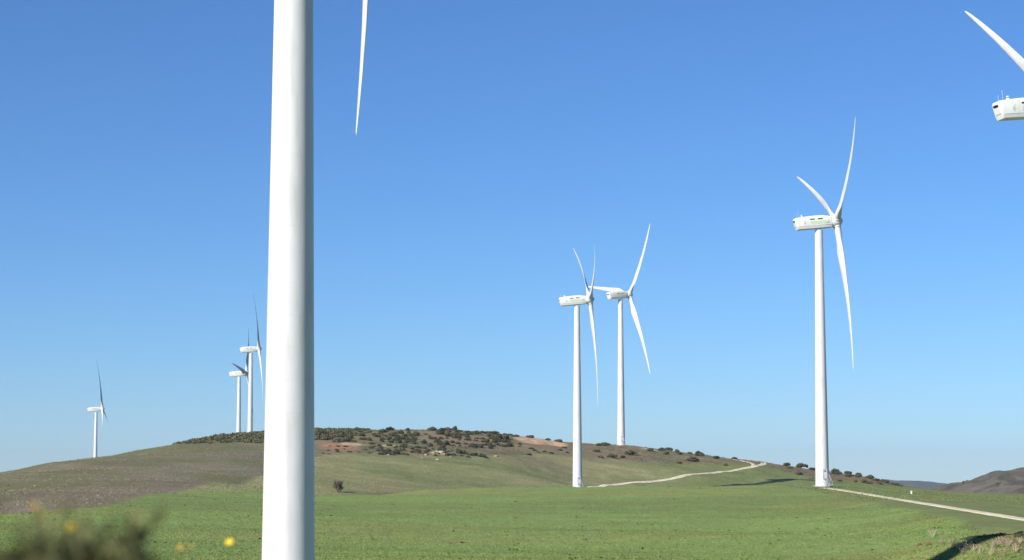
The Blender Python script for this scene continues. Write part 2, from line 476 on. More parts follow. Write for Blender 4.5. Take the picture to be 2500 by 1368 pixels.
# the trodden edge between the fields
trod = np.exp(-(d2 / 2.5) ** 2) * (1 - sstep(700, 760, PX)) * sstep(0, 200, PX)
C = mixc(C, np.array((.27, .21, .15)), trod * .6)
def blot(px, py, rpx, rD, col, amt, near=580):
    global C
    c = ground_at(px, py, near)
    q = ((PX - px) / rpx) ** 2 + ((GY - c[1]) / rD) ** 2 + (Ns - .5) * 1.6
    streak = .75 + .5 * vnoise(PX, GY, 6, 91)
    C = mixc(C, col * streak[..., None], sstep(1.1, .7, q) * amt)
for a in [(822, 1090, 52, 22, SCAR, .95), (860, 1086, 30, 12, PALE, .8), (1302, 1078, 42, 24, np.array((.72, .5, .29)), 1), (1345, 1082, 44, 17, np.array((.7, .47, .27)), 1), (793, 1060, 10, 8, PALE, 1), (812, 1064, 14, 5, PALE, .8), (945, 1088, 30, 6, PALE, .7),
          (1010, 1098, 26, 6, SCAR, .5), (1065, 1107, 30, 7, PALE, .7), (1590, 1098, 24, 6, PALE, .8), (1690, 1133, 30, 5, SCAR, .4), (2090, 1170, 60, 12, np.array((.3, .2, .13)), .8), (2000, 1158, 60, 16, np.array((.26, .18, .12)), .6),
          (430, 1083, 12, 8, SCAR, .7), (2462, 1311, 15, 4, np.array((.36, .22, .18)), .8, 150)]:
    blot(*a)
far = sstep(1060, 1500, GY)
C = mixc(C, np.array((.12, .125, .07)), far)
C = np.clip(C, .01, .9)
ny, nx = GX.shape
idx = np.arange(ny * nx).reshape(ny, nx)
quads = np.stack([idx[:-1, :-1], idx[:-1, 1:], idx[1:, 1:], idx[1:, :-1]], -1).reshape(-1, 4)
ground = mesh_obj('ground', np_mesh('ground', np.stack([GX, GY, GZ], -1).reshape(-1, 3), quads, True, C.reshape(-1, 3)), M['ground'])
tag(ground, 'rolling green and brown fields rising to a scrubby hill', kind='structure')
def colour_at(x, y):
    i = np.clip(np.searchsorted(xs, x), 0, nx - 1); j = np.clip(np.searchsorted(ys, y), 0, ny - 1)
    return C[j, i]

# distant hills, each a dome of its own standing on the plain
def dome(name, cx, cy, rx, ry, prof_h, base, seed, col, res, label):
    u = np.linspace(-1, 1, res); v = np.linspace(-1, 1, res // 2)
    U_, V_ = np.meshgrid(u, v)
    X = cx + U_ * rx; Y = cy + V_ * ry
    rr = np.sqrt(U_ ** 2 + V_ ** 2)
    H = base + (prof_h - base) * sstep(1, 0, rr) ** .9 * (.8 + .4 * fbm(X, Y, rx * .35, seed, 5)) + (fbm(X, Y, rx * .08, seed + 9, 4) - .5) * (prof_h - base) * .10
    H = np.where(rr > .98, base, H)
    k = np.arange(X.size).reshape(X.shape)
    q = np.stack([k[:-1, :-1], k[:-1, 1:], k[1:, 1:], k[1:, :-1]], -1).reshape(-1, 4)
    nz = fbm(X, Y, rx * .12, seed + 20, 4)
    cc = col * (.75 + .5 * nz[..., None])
    cc = mixc(cc, np.array((.07, .075, .045)), sstep(.5, .62, fbm(X, Y, rx * .03, seed + 40, 3)) * .8)
    o = mesh_obj(name, np_mesh(name, np.stack([X, Y, H], -1).reshape(-1, 3), q, True, cc.reshape(-1, 3)), M['ground'])
    tag(o, label, kind='structure')
    return (u, v, X, Y, H)
HILL2 = dome('hill', az_of(2760) * 2100, 2100, 330, 330, 28, -34, 3, np.array((.17, .145, .105)), 280, 'scrubby brown hill beyond the fields')
dome('mountain', az_of(2150) * 8200, 8200, 700, 900, 16, -60, 5, np.array((.12, .12, .08)), 160, 'low blue ridge on the skyline')

# ------------------------------------------------------------------ tracks
def track(name, pts2, width, label, lift=.07):
    p = np.array(pts2, float)
    s = np.concatenate([[0], np.cumsum(np.hypot(*(p[1:] - p[:-1])[:, :2].T))])
    t = np.arange(0, s[-1], 1.5)
    # smooth the corners
    X = np.interp(t, s, p[:, 0]); Y = np.interp(t, s, p[:, 1])
    for _ in range(12):
        X[1:-1] = (X[:-2] + 2 * X[1:-1] + X[2:]) / 4; Y[1:-1] = (Y[:-2] + 2 * Y[1:-1] + Y[2:]) / 4
    tx = np.gradient(X); ty = np.gradient(Y); L = np.hypot(tx, ty) + 1e-9
    nxv, nyv = -ty / L, tx / L
    offs = np.linspace(-1, 1, 9)
    V = []
    for k, o in enumerate(offs):
        ww = width / 2 * (1 + (.9 * (vnoise(t, t * 0 + k, 2.6, 5 if o < 0 else 8) - .5) if abs(o) > .9 else 0))
        x = X + nxv * o * ww; y = Y + nyv * o * ww
        z = height(x, y) + lift + .03 * np.cos(o * 2 * math.pi) - (0.22 if abs(o) > .9 else 0)
        V.append(np.stack([x, y, z], 1))
    V = np.stack(V, 1)
    k = np.arange(V.shape[0] * 9).reshape(-1, 9)
    q = np.stack([k[:-1, :-1], k[:-1, 1:], k[1:, 1:], k[1:, :-1]], -1).reshape(-1, 4)
    prof = np.array([(.42, .37, .22), (.66, .58, .42), (.74, .66, .49), (.68, .6, .44), (.44, .42, .25), (.68, .6, .44), (.74, .66, .49), (.66, .58, .42), (.42, .37, .22)])
    vc = prof[None] * (.8 + .4 * vnoise(V[..., 0], V[..., 1], 2.2, 15))[..., None]
    me = np_mesh(name, V.reshape(-1, 3), q, True, vc.reshape(-1, 3))
    o = mesh_obj(name, me, M['road'])
    tag(o, label, kind='structure')
    return o
def on_ground(lst, near=150): return [ground_at(px, py, near) for px, py in lst]
upper = on_ground([(1440, 1191), (1500, 1184), (1560, 1178), (1650, 1168), (1740, 1156), (1800, 1147), (1845, 1140), (1866, 1134), (1862, 1128), (1840, 1124), (1810, 1121)], 700)
track('dirt_track', upper, 2.8, 'pale dirt track climbing the hill in a bend')
track('dirt_track', on_ground([(1838, 1139), (1842, 1135), (1830, 1129), (1806, 1125), (1790, 1122)], 750), 2.0, 'inner lane of the dirt track at the bend')
track('dirt_track', TRACK_R, 2.7, 'pale gravel track running from the tower down the field')

# ------------------------------------------------------------------ wind turbines
HUB_H, BLADE_R, OVER, TILT, CONE, FLEX = 67.0, 38.56, 4.58, R(5.56), R(3.0), 2.65
TOWER_TOP = 65.1
def tower_r(z): return 1.74 - 0.0114 * z

def section_mesh(z0, z1, last):
    bm = bmesh.new()
    N, k = 96, 12
    prof = [(tower_r(z0 + (z1 - z0) * i / k), z0 + (z1 - z0) * i / k) for i in range(k + 1)]
    add_lathe(bm, prof, N, cap=False)
    return bm_mesh('tower_section', bm, True)
def flange_mesh(z):
    bm = bmesh.new()
    r = tower_r(z)
    add_lathe(bm, [(r - .05, z - .05), (r + .004, z - .03), (r + .007, z - .015), (r + .003, z - .004), (r + .003, z + .004), (r + .007, z + .015), (r + .004, z + .03), (r - .05, z + .05)], 96, cap=False)
    return bm_mesh('flange', bm, False)
SECT = [(-2.0, 24.7), (24.7, 45.5), (45.5, TOWER_TOP)]
sect_me = [section_mesh(a, b, b == TOWER_TOP) for a, b in SECT]
flange_me = [flange_mesh(24.7), flange_mesh(45.5), flange_mesh(TOWER_TOP - .06)]

def foundation_mesh():
    bm = bmesh.new()
    add_lathe(bm, [(2.5, -1.6), (2.5, .06), (2.42, .12), (1.5, .12)], 48)
    return bm_mesh('foundation', bm)
found_me = foundation_mesh()

def door_mesh():
    bm = bmesh.new()
    r = tower_r(3) + .0
    add_box(bm, (-.45, -r - .06, 2.05), (.45, -r + .15, 4.2), None, .03)
    return bm_mesh('door', bm)
def frame_mesh():
    bm = bmesh.new()
    r = tower_r(3)
    for lo, hi in [((-.58, -r - .1, 1.95), (-.46, -r + .2, 4.34)), ((.46, -r - .1, 1.95), (.58, -r + .2, 4.34)), ((-.46, -r - .1, 4.22), (.46, -r + .2, 4.34))]:
        add_box(bm, lo, hi, None, .01)
    return bm_mesh('door_frame', bm)
def vent_mesh():
    bm = bmesh.new(); r = tower_r(3)
    for i in range(5):
        add_box(bm, (-.25, -r - .09, 3.6 + i * .08), (.25, -r - .062, 3.64 + i * .08))
    return bm_mesh('door_vent', bm)
def platform_mesh():
    bm = bmesh.new(); r = tower_r(2)
    add_box(bm, (-.65, -r - 1.15, 1.86), (.65, -r + .03, 1.94))
    for x in (-.6, .6):
        add_tube(bm, [(x, -r - 1.1, 0), (x, -r - 1.1, 3.0)], .035)
        add_tube(bm, [(x, -r - 1.1, 3.0), (x, -r + .02, 3.0)], .03)
        add_tube(bm, [(x, -r - 1.1, 2.45), (x, -r + .02, 2.45)], .025)
    return bm_mesh('platform', bm)
def step_mesh(i):
    bm = bmesh.new(); r = tower_r(2)
    y = -r - 1.2 - (8 - i) * .24; z = 1.86 - (8 - i) * .215
    add_box(bm, (-.42, y - .13, z - .02), (.42, y + .13, z + .025))
    return bm_mesh('step', bm)
def rail_mesh(x):
    bm = bmesh.new(); r = tower_r(2)
    y0, z0, y1, z1 = -r - 1.18, 1.85, -r - 3.15, .08
    add_tube(bm, [(x, y0, z0), (x, y1, z1)], .05)
    add_tube(bm, [(x, y0, z0 + 1.05), (x, y1, z1 + 1.05)], .035)
    add_tube(bm, [(x, y1, z1), (x, y1, z1 + 1.05)], .03)
    add_tube(bm, [(x, (y0 + y1) / 2, (z0 + z1) / 2), (x, (y0 + y1) / 2, (z0 + z1) / 2 + 1.05)], .03)
    return bm_mesh('handrail', bm)
door_me, frame_me, dvent_me, plat_me = door_mesh(), frame_mesh(), vent_mesh(), platform_mesh()
step_me = [step_mesh(i) for i in range(8)]
rail_me = [rail_mesh(-.46), rail_mesh(.46)]

# nacelle: rounded cross-sections along the shaft axis (x forwards, z up)
def nacelle_mesh():
    bm = bmesh.new()
    #  x-top, x-bottom, half width, top, bottom, belly width
    secs = [(-6.42, -5.86, 1.36, 1.34, -1.28, 1.1), (-6.36, -5.80, 1.55, 1.50, -1.42, 1.22), (-6.0, -5.6, 1.62, 1.62, -1.47, 1.3), (-3.5, -3.5, 1.64, 1.78, -1.5, 1.32), (-0.8, -0.8, 1.64, 1.86, -1.52, 1.32),
            (1.2, 1.2, 1.62, 1.74, -1.52, 1.3), (2.6, 2.6, 1.52, 1.48, -1.5, 1.22), (3.12, 3.12, 1.42, 1.36, -1.46, 1.15), (3.2, 3.2, 1.3, 1.26, -1.38, 1.05)]
    rings = []
    for xt, xb, w_, t, b_, bw in secs:
        ch = .28
        half = [(0, t), (w_ - ch * 1.6, t - .03), (w_ - ch * .75, t - .12), (w_ - ch * .2, t - .34), (w_, t - .75), (w_, -.72), (w_ - .02, -.78), (bw + .1, b_ + .14), (bw, b_ + .03), (bw - .2, b_), (0, b_)]
        loop = half + [(-y, z) for y, z in half[-2:0:-1]]
        ring = []
        for y, z in loop:
            f_ = (z - b_) / (t - b_)
            ring.append(bm.verts.new((xb + (xt - xb) * f_, y, z)))
        rings.append(ring)
    n_ = len(rings[0])
    for a, b in zip(rings, rings[1:]):
        for i in range(n_):
            bm.faces.new((a[i], a[(i + 1) % n_], b[(i + 1) % n_], b[i]))
    bm.faces.new(rings[0][::-1]); bm.faces.new(rings[-1])
    me = bm_mesh('nacelle', bm, True)
    me.set_sharp_from_angle(angle=R(22))
    return me
def box_mesh(name, boxes, bev=0.0, smooth=False):
    bm = bmesh.new()
    for lo, hi in boxes: add_box(bm, lo, hi, None, bev)
    return bm_mesh(name, bm, smooth)
def scoop_mesh(x, s):
    bm = bmesh.new()
    y0, y1 = (1.2, 1.80)
    vs = []
    L = .62
    prof = [(1.18, 1.50), (1.80, 1.12), (1.80, 1.0), (1.4, 1.0)]
    a = [bm.verts.new((x - L, s * y, z)) for y, z in prof]; b = [bm.verts.new((x + L, s * y, z)) for y, z in prof]
    for i in range(4): bm.faces.new((a[i], a[(i + 1) % 4], b[(i + 1) % 4], b[i]))
    bm.faces.new(a); bm.faces.new(b[::-1])
    return bm_mesh('air_scoop', bm)
def slot_mesh(x, s):
    return box_mesh('scoop_opening', [((x - .55, min(s * 1.6, s * 1.74), .80), (x + .55, max(s * 1.6, s * 1.74), .99))])
def rear_tilt(bm):
    return bm
def rear_panel():
    # inspection hatch on the sloping tail
    bm = bmesh.new()
    k = .56 / 2.62
    def xr(z): return -6.42 + (1.34 - z) * k
    def quad(y0, y1, z0, z1, out):
        return [(xr(z0) - out, y0, z0), (xr(z0) - out, y1, z0), (xr(z1) - out, y1, z1), (xr(z1) - out, y0, z1)]
    def slab(y0, y1, z0, z1, o0, o1):
        a = [bm.verts.new(p) for p in quad(y0, y1, z0, z1, o1)]; b = [bm.verts.new(p) for p in quad(y0, y1, z0, z1, o0)]
        for i in range(4): bm.faces.new((a[i], a[(i + 1) % 4], b[(i + 1) % 4], b[i]))
        bm.faces.new(a); bm.faces.new(b[::-1])
    slab(-.95, .95, -.5, 1.05, -.05, .05)
    p = bm_mesh('tail_hatch', bm)
    bm = bmesh.new(); slab(-.8, .8, .55, .9, -.03, .08); s_ = bm_mesh('tail_vent', bm)
    bm = bmesh.new(); slab(-1.02, 1.02, .92, 1.0, .0, .3); slab(-1.06, -.98, -.55, 1.0, -.03, .07); slab(.98, 1.06, -.55, 1.0, -.03, .07); slab(-1.0, 1.0, -.6, -.53, -.03, .07)
    f = bm_mesh('hatch_frame', bm)
    return p, s_, f
nac_me = nacelle_mesh()
hatch_me, tvent_me, hframe_me = rear_panel()
scoop_me = [(scoop_mesh(x, s), slot_mesh(x, s)) for x in (-2.0, .05) for s in (-1, 1)]
def mast_mesh():
    bm = bmesh.new()
    add_tube(bm, [(-5.2, -.5, 1.5), (-5.2, -.5, 3.05)], .035)
    add_lathe(bm, [(.02, 3.0), (.09, 3.05), (.1, 3.2), (.02, 3.25)], 8)
    for v in bm.verts:
        if v.co.z > 2.99 and abs(v.co.x) < .2: v.co += Vector((-5.2, -.5, 0))
    return bm_mesh('wind_mast', bm)
def rod_mesh():
    bm = bmesh.new(); add_tube(bm, [(-5.6, .35, 1.45), (-5.6, .35, 2.7)], .03); return bm_mesh('lightning_rod', bm)
def beacon_mesh():
    bm = bmesh.new()
    add_lathe(bm, [(.3, 1.6), (.3, 1.78), (.24, 1.95), (.12, 2.02)], 14)
    add_lathe(bm, [(.06, 2.0), (.06, 2.16)], 8); add_lathe(bm, [(.3, 2.14), (.32, 2.2), (.22, 2.3), (.02, 2.32)], 14)
    for v in bm.verts: v.co += Vector((-4.35, -.55, 0))
    return bm_mesh('beacon', bm, True)
mast_me, rod_me, beacon_me = mast_mesh(), rod_mesh(), beacon_mesh()
seam_me = box_mesh('side_seam', [((-5.5, -1.655, -.765), (3.0, -1.60, -.735)), ((-5.5, 1.60, -.765), (3.0, 1.655, -.735))])

def text_mesh():
    cu = bpy.data.curves.new('lettering', 'FONT')
    cu.body = 'IBERDROLA'; cu.size = 1.0; cu.extrude = .012; cu.offset = .012; cu.align_x = 'LEFT'; cu.resolution_u = 3
    ob = bpy.data.objects.new('lettering_source', cu); scene.collection.objects.link(ob)
    bpy.context.view_layer.update()
    dg = bpy.context.evaluated_depsgraph_get()
    me = bpy.data.meshes.new_from_object(ob.evaluated_get(dg))
    bpy.data.objects.remove(ob); bpy.data.curves.remove(cu)
    me.name = 'lettering'
    co = np.empty(len(me.vertices) * 3, np.float32); me.vertices.foreach_get('co', co); co = co.reshape(-1, 3)
    lo, hi = co.min(0), co.max(0)
    co[:, 0] = (co[:, 0] - lo[0]) / (hi[0] - lo[0]) * 4.9 - 2.45
    co[:, 1] = (co[:, 1] - lo[1]) / (hi[1] - lo[1]) * .82 - .3
    me.vertices.foreach_set('co', co.ravel())
    me.materials.clear()
    return me
text_me = text_mesh()
def drop_mesh(name, cx, cz, ang, L, W):
    bm = bmesh.new()
    ring = []
    for i in range(16):
        a = 2 * math.pi * i / 16
        u = math.cos(a) * L; v = math.sin(a) * W * (1 - .55 * math.cos(a))
        ring.append((cx + u * math.cos(ang) - v * math.sin(ang), cz + u * math.sin(ang) + v * math.cos(ang)))
    a = [bm.verts.new((x, y, 0)) for x, y in ring]; b = [bm.verts.new((x, y, .012)) for x, y in ring]
    bm.faces.new(a[::-1]); bm.faces.new(b)
    for i in range(16): bm.faces.new((a[i], a[(i + 1) % 16], b[(i + 1) % 16], b[i]))
    return bm_mesh(name, bm)
emblem = [(drop_mesh('emblem', -3.9, .45, R(60), .42, .2), 'blueprint'), (drop_mesh('emblem', -3.55, .12, R(-20), .34, .17), 'orangeprint'), (drop_mesh('emblem', -3.95, -.12, R(-80), .3, .16), 'green')]

def hub_mesh():
    bm = bmesh.new()
    prof = [(1.2, 3.24), (1.46, 3.26), (1.52, 3.5), (1.55, 4.1), (1.52, 4.7), (1.38, 5.2), (1.12, 5.6), (.78, 5.92), (.42, 6.16), (.14, 6.28), (.03, 6.3)]
    add_lathe(bm, prof, 36, 'x')
    return bm_mesh('hub', bm, True)
hub_me = hub_mesh()
def ring_mesh():
    bm = bmesh.new(); add_lathe(bm, [(1.1, 3.16), (1.3, 3.16), (1.3, 3.28), (1.1, 3.28)], 36, 'x'); return bm_mesh('main_bearing', bm)
ring_me = ring_mesh()
def collar_mesh():
    bm = bmesh.new(); add_lathe(bm, [(.9, .7), (1.02, 1.1), (1.02, 1.62), (.97, 1.68), (.9, 1.68)], 28); return bm_mesh('root_collar', bm, True)
collar_me = collar_mesh()

def blade_mesh():
    # span along z, upwind +x, leading edge towards +y
    st = [(1.3, 0, 1.8), (1.75, 0, 1.8), (3.0, .1, 1.86), (4.5, .4, 2.15), (6.2, .8, 2.75), (8.0, 1, 3.15), (10.5, 1, 3.02), (14, 1, 2.62), (18, 1, 2.2), (22, 1, 1.84), (26, 1, 1.52), (30, 1, 1.2), (33.5, 1, .93), (36, 1, .70), (37.4, 1, .50), (38.2, 1, .30), (38.56, 1, .08)]
    n_ = 24
    V = []
    for r, k, c in st:
        tw = R(3 + 17 * (1 - min(1, max(0, (r - 5) / 30))) ** 1.6)
        th = (.27 - .13 * min(1, (r - 6) / 22) if r > 6 else .27)
        ring = []
        for i in range(n_):
            a = 2 * math.pi * i / n_
            # circle at the root
            yc, xc = .9 * math.cos(a), .9 * math.sin(a)
            # aerofoil: cos(a)=1 leading edge, -1 trailing edge, chord pinned at 30%
            s = (1 - math.cos(a)) / 2
            t_ = 5 * th * (.2969 * math.sqrt(s) - .126 * s - .3516 * s ** 2 + .2843 * s ** 3 - .1036 * s ** 4)
            ya = c * (.3 - s); xa = c * t_ * (1 if math.sin(a) >= 0 else -1) * (1.0)
            y = yc * (1 - k) + ya * k; x = xc * (1 - k) + xa * k
            # twist: leading edge upwind
            X = x * math.cos(tw) + y * math.sin(tw); Y = -x * math.sin(tw) + y * math.cos(tw)
            cx_ = r * math.sin(CONE) - FLEX * (r / BLADE_R) ** 2.2
            ring.append((X + cx_, Y, r * math.cos(CONE)))
        V += ring
    V = np.array(V); m = len(st)
    k_ = np.arange(m * n_).reshape(m, n_)
    F = np.stack([k_[:-1], np.roll(k_[:-1], -1, 1), np.roll(k_[1:], -1, 1), k_[1:]], -1).reshape(-1, 4)
    bm = bmesh.new()
    vs = [bm.verts.new(v) for v in V]
    for f in F: bm.faces.new([vs[i] for i in f])
    bm.faces.new([vs[i] for i in k_[0]][::-1]); bm.faces.new([vs[i] for i in k_[-1]])
    return bm_mesh('blade', bm, True)
blade_me = blade_mesh()

def turbine(label, X, D, z, yaw, phi, door_at=17):
    t = empty('wind_turbine', (X, D, z), R(yaw))
    tag(t, label, 'wind turbine', 'wind turbines of the wind farm')
    for me in sect_me: mesh_obj('tower_section', me, M['tower'], t)
    for me in flange_me: mesh_obj('flange', me, M['tower'], t)
    mesh_obj('foundation', found_me, M['concrete'], t)
    if True:
        rot = R(-yaw + door_at)
        d = mesh_obj('door', door_me, M['white'], t); d.rotation_euler.z = rot
        mesh_obj('door_frame', frame_me, M['steel'], d); mesh_obj('door_vent', dvent_me, M['dark'], d)
        s = mesh_obj('stair', plat_me, M['steel'], t); s.rotation_euler.z = rot
        for me in step_me: mesh_obj('step', me, M['steel'], s)
        for me in rail_me: mesh_obj('handrail', me, M['steel'], s)
    tilt = Matrix.Translation((0, 0, HUB_H)) @ Matrix.Rotation(-TILT, 4, 'Y')
    nac = mesh_obj('nacelle', nac_me, M['white'], t); nac.matrix_local = tilt
    mesh_obj('tail_hatch', hatch_me, M['white'], nac); mesh_obj('tail_vent', tvent_me, M['dark'], nac); mesh_obj('hatch_frame', hframe_me, M['white'], nac)
    for a, b in scoop_me:
        mesh_obj('air_scoop', a, M['white'], nac); mesh_obj('scoop_opening', b, M['dark'], nac)
    mesh_obj('wind_mast', mast_me, M['steel'], nac); mesh_obj('lightning_rod', rod_me, M['steel'], nac); mesh_obj('beacon', beacon_me, M['white'], nac)
    mesh_obj('side_seam', seam_me, M['steel'], nac)
    for s in (-1, 1):
        side = Matrix.Translation((0, s * 1.652, .0)) @ (Matrix.Rotation(R(90), 4, 'X') if s < 0 else Matrix.Rotation(R(180), 4, 'Z') @ Matrix.Rotation(R(90), 4, 'X'))
        l = mesh_obj('lettering', text_me, M['green'], nac); l.matrix_local = side @ Matrix.Translation((0, -.1, 0))
        l['label'] = 'green IBERDROLA lettering'
        for me, mt in emblem:
            e = mesh_obj('emblem', me, M[mt], nac); e.matrix_local = side
    h = mesh_obj('hub', hub_me, M['white'], t); h.matrix_local = tilt
    mesh_obj('main_bearing', ring_me, M['rust'], h)
    for k in range(3):
        b = mesh_obj('blade', blade_me, M['blade'], t)
        b.matrix_local = tilt @ Matrix.Translation((OVER, 0, 0)) @ Matrix.Rotation(-R(phi + 120 * k), 4, 'X')
        mesh_obj('root_collar', collar_me, M['white'], b)
    return t
turbine('nearest turbine, its huge white tower crossing the whole height of the picture', -14.45, 138.61, -8.03, 13.1, -89.5, 165)
turbine('large white turbine at the upper right corner, only its nacelle tail and one blade showing', 85.34, 344.98, -5.91, 10.9, -66.5)
turbine('white turbine standing alone beside the gravel track, with a stair at its foot', 78.39, 540.43, -0.75, 5.11, -55.5)
turbine('white turbine at the edge of the bright field, nearer of the overlapping pair', 23.18, 756.6, -2.2, 4.2, -65.1)
turbine('white turbine on the hill brow, farther of the overlapping pair', 48.47, 948.1, 16.6, 26.4, -40.0)
turbine('distant turbine behind the hilltop scrub, taller of the two next to the nearest tower', -153.12, 1247.95, 11.06, 6.2, -33.3)
turbine('distant turbine behind the hilltop scrub, shorter of the two next to the nearest tower', -178.12, 1390.5, 4.15, -4.9, 36.5)
turbine('small distant turbine alone behind the brown slope', -313.94, 1610.2, -11.55, 4.8, -13.5)

# ------------------------------------------------------------------ plants on the hill
def leaf_cloud(centres, radii, count, size, flat=1.0, seed=0, cols_=None, floor=.02, cols=((.055, .062, .03), (.085, .088, .04))):
    """leaf-sized quads through the shells of several lobes; returns vertices, faces, colours"""
    r = np.random.default_rng(seed)
    centres = np.asarray(centres, float); radii = np.asarray(radii, float)
    k = r.choice(len(centres), count, p=radii ** 2 / (radii ** 2).sum())
    d = r.normal(size=(count, 3)); d[:, 2] = np.abs(d[:, 2]) * 1.1 - .25; d /= np.linalg.norm(d, axis=1)[:, None]
    rad = radii[k] * r.uniform(.62, 1.08, count) ** .6
    p = centres[k] + d * rad[:, None] * np.array([1, 1, flat])
    p[:, 2] = np.maximum(p[:, 2], floor)
    nrm = d + r.normal(size=(count, 3)) * .55; nrm /= np.linalg.norm(nrm, axis=1)[:, None]
    u = np.cross(nrm, r.normal(size=(count, 3))); u /= np.linalg.norm(u, axis=1)[:, None]
    v = np.cross(nrm, u)
    s = size * r.uniform(.55, 1.3, count)[:, None]
    a = p - u * s * .5; b = p + v * s * .35; c = p + u * s * .5; e = p - v * s * .35
    V = np.stack([a, b, c, e], 1).reshape(-1, 3)
    F = np.arange(count * 4).reshape(-1, 4)
    c0, c1 = np.array(cols[0]), np.array(cols[1])
    lobe = r.uniform(0, 1, len(centres))
    t = np.clip(.5 * lobe[k] + .5 * r.uniform(0, 1, count), 0, 1)[:, None]
    col = np.repeat(c0 * (1 - t) + c1 * t, 4, 0)
    return V, F, col

def shrub_mesh(seed, count=520, cols=((.055, .062, .03), (.095, .095, .042)), lean=1.0):
    r = np.random.default_rng(seed)
    m = r.integers(4, 8)
    cen = []; rad = []
    for i in range(m):
        a = r.uniform(0, 2 * math.pi); q = r.uniform(.1, .68)
        R_ = r.uniform(.28, .46)
        cen.append((math.cos(a) * q, math.sin(a) * q, R_ * .55 + r.uniform(0, .34) * (1 - q) * lean)); rad.append(R_)
    cen.append((0, 0, .42 * lean)); rad.append(.45)
    V, F, col = leaf_cloud(cen, rad, count, .2, .95, seed + 100, None, .02, cols)
    # twiggy inner mass
    n0 = len(V)
    V2, F2, c2 = leaf_cloud(cen, np.array(rad) * .72, count // 5, .42, .9, seed + 200, None, .02, ((.05, .05, .028), (.06, .056, .03)))
    me = np_mesh('shrub', np.concatenate([V, V2]), np.concatenate([F, F2 + n0]), False, np.concatenate([col, c2]))
    me.materials.append(M['leaf'])
    return me
GREEN_C = ((.062, .072, .03), (.115, .118, .045)); DARK_C = ((.045, .05, .03), (.08, .08, .04)); BROWN_C = ((.085, .07, .045), (.14, .115, .07))
shrub_me = [shrub_mesh(i, 560, [DARK_C, GREEN_C, GREEN_C, DARK_C, BROWN_C][i % 5], [1, .8, 1.1, .7, .9][i % 5]) for i in range(14)]
brown_me = [i for i in range(14) if i % 5 == 4]
n_shrub = 0
taken = []
def shrub(px, py, w_px, label, group, near=560, tall=1.0, var=None):
    """a shrub whose foot is seen at (px, py), w_px wide there"""
    global n_shrub
    g = ground_at(px, py, near)
    w_ = w_px * g[1] / FOC
    k = var if var is not None else random.randrange(14)
    o = mesh_obj('shrub', shrub_me[k])
    s = w_ / 1.75
    o.scale = (s, s, s * 1.0 * tall)
    o.location = (g[0], g[1] + w_ * .2, height(g[0], g[1] + w_ * .2) - .08)
    o.rotation_euler = (0, 0, random.uniform(0, 6.28))
    tag(o, label, 'shrub', group)
    taken.append((px, py))
    n_shrub += 1
    return o
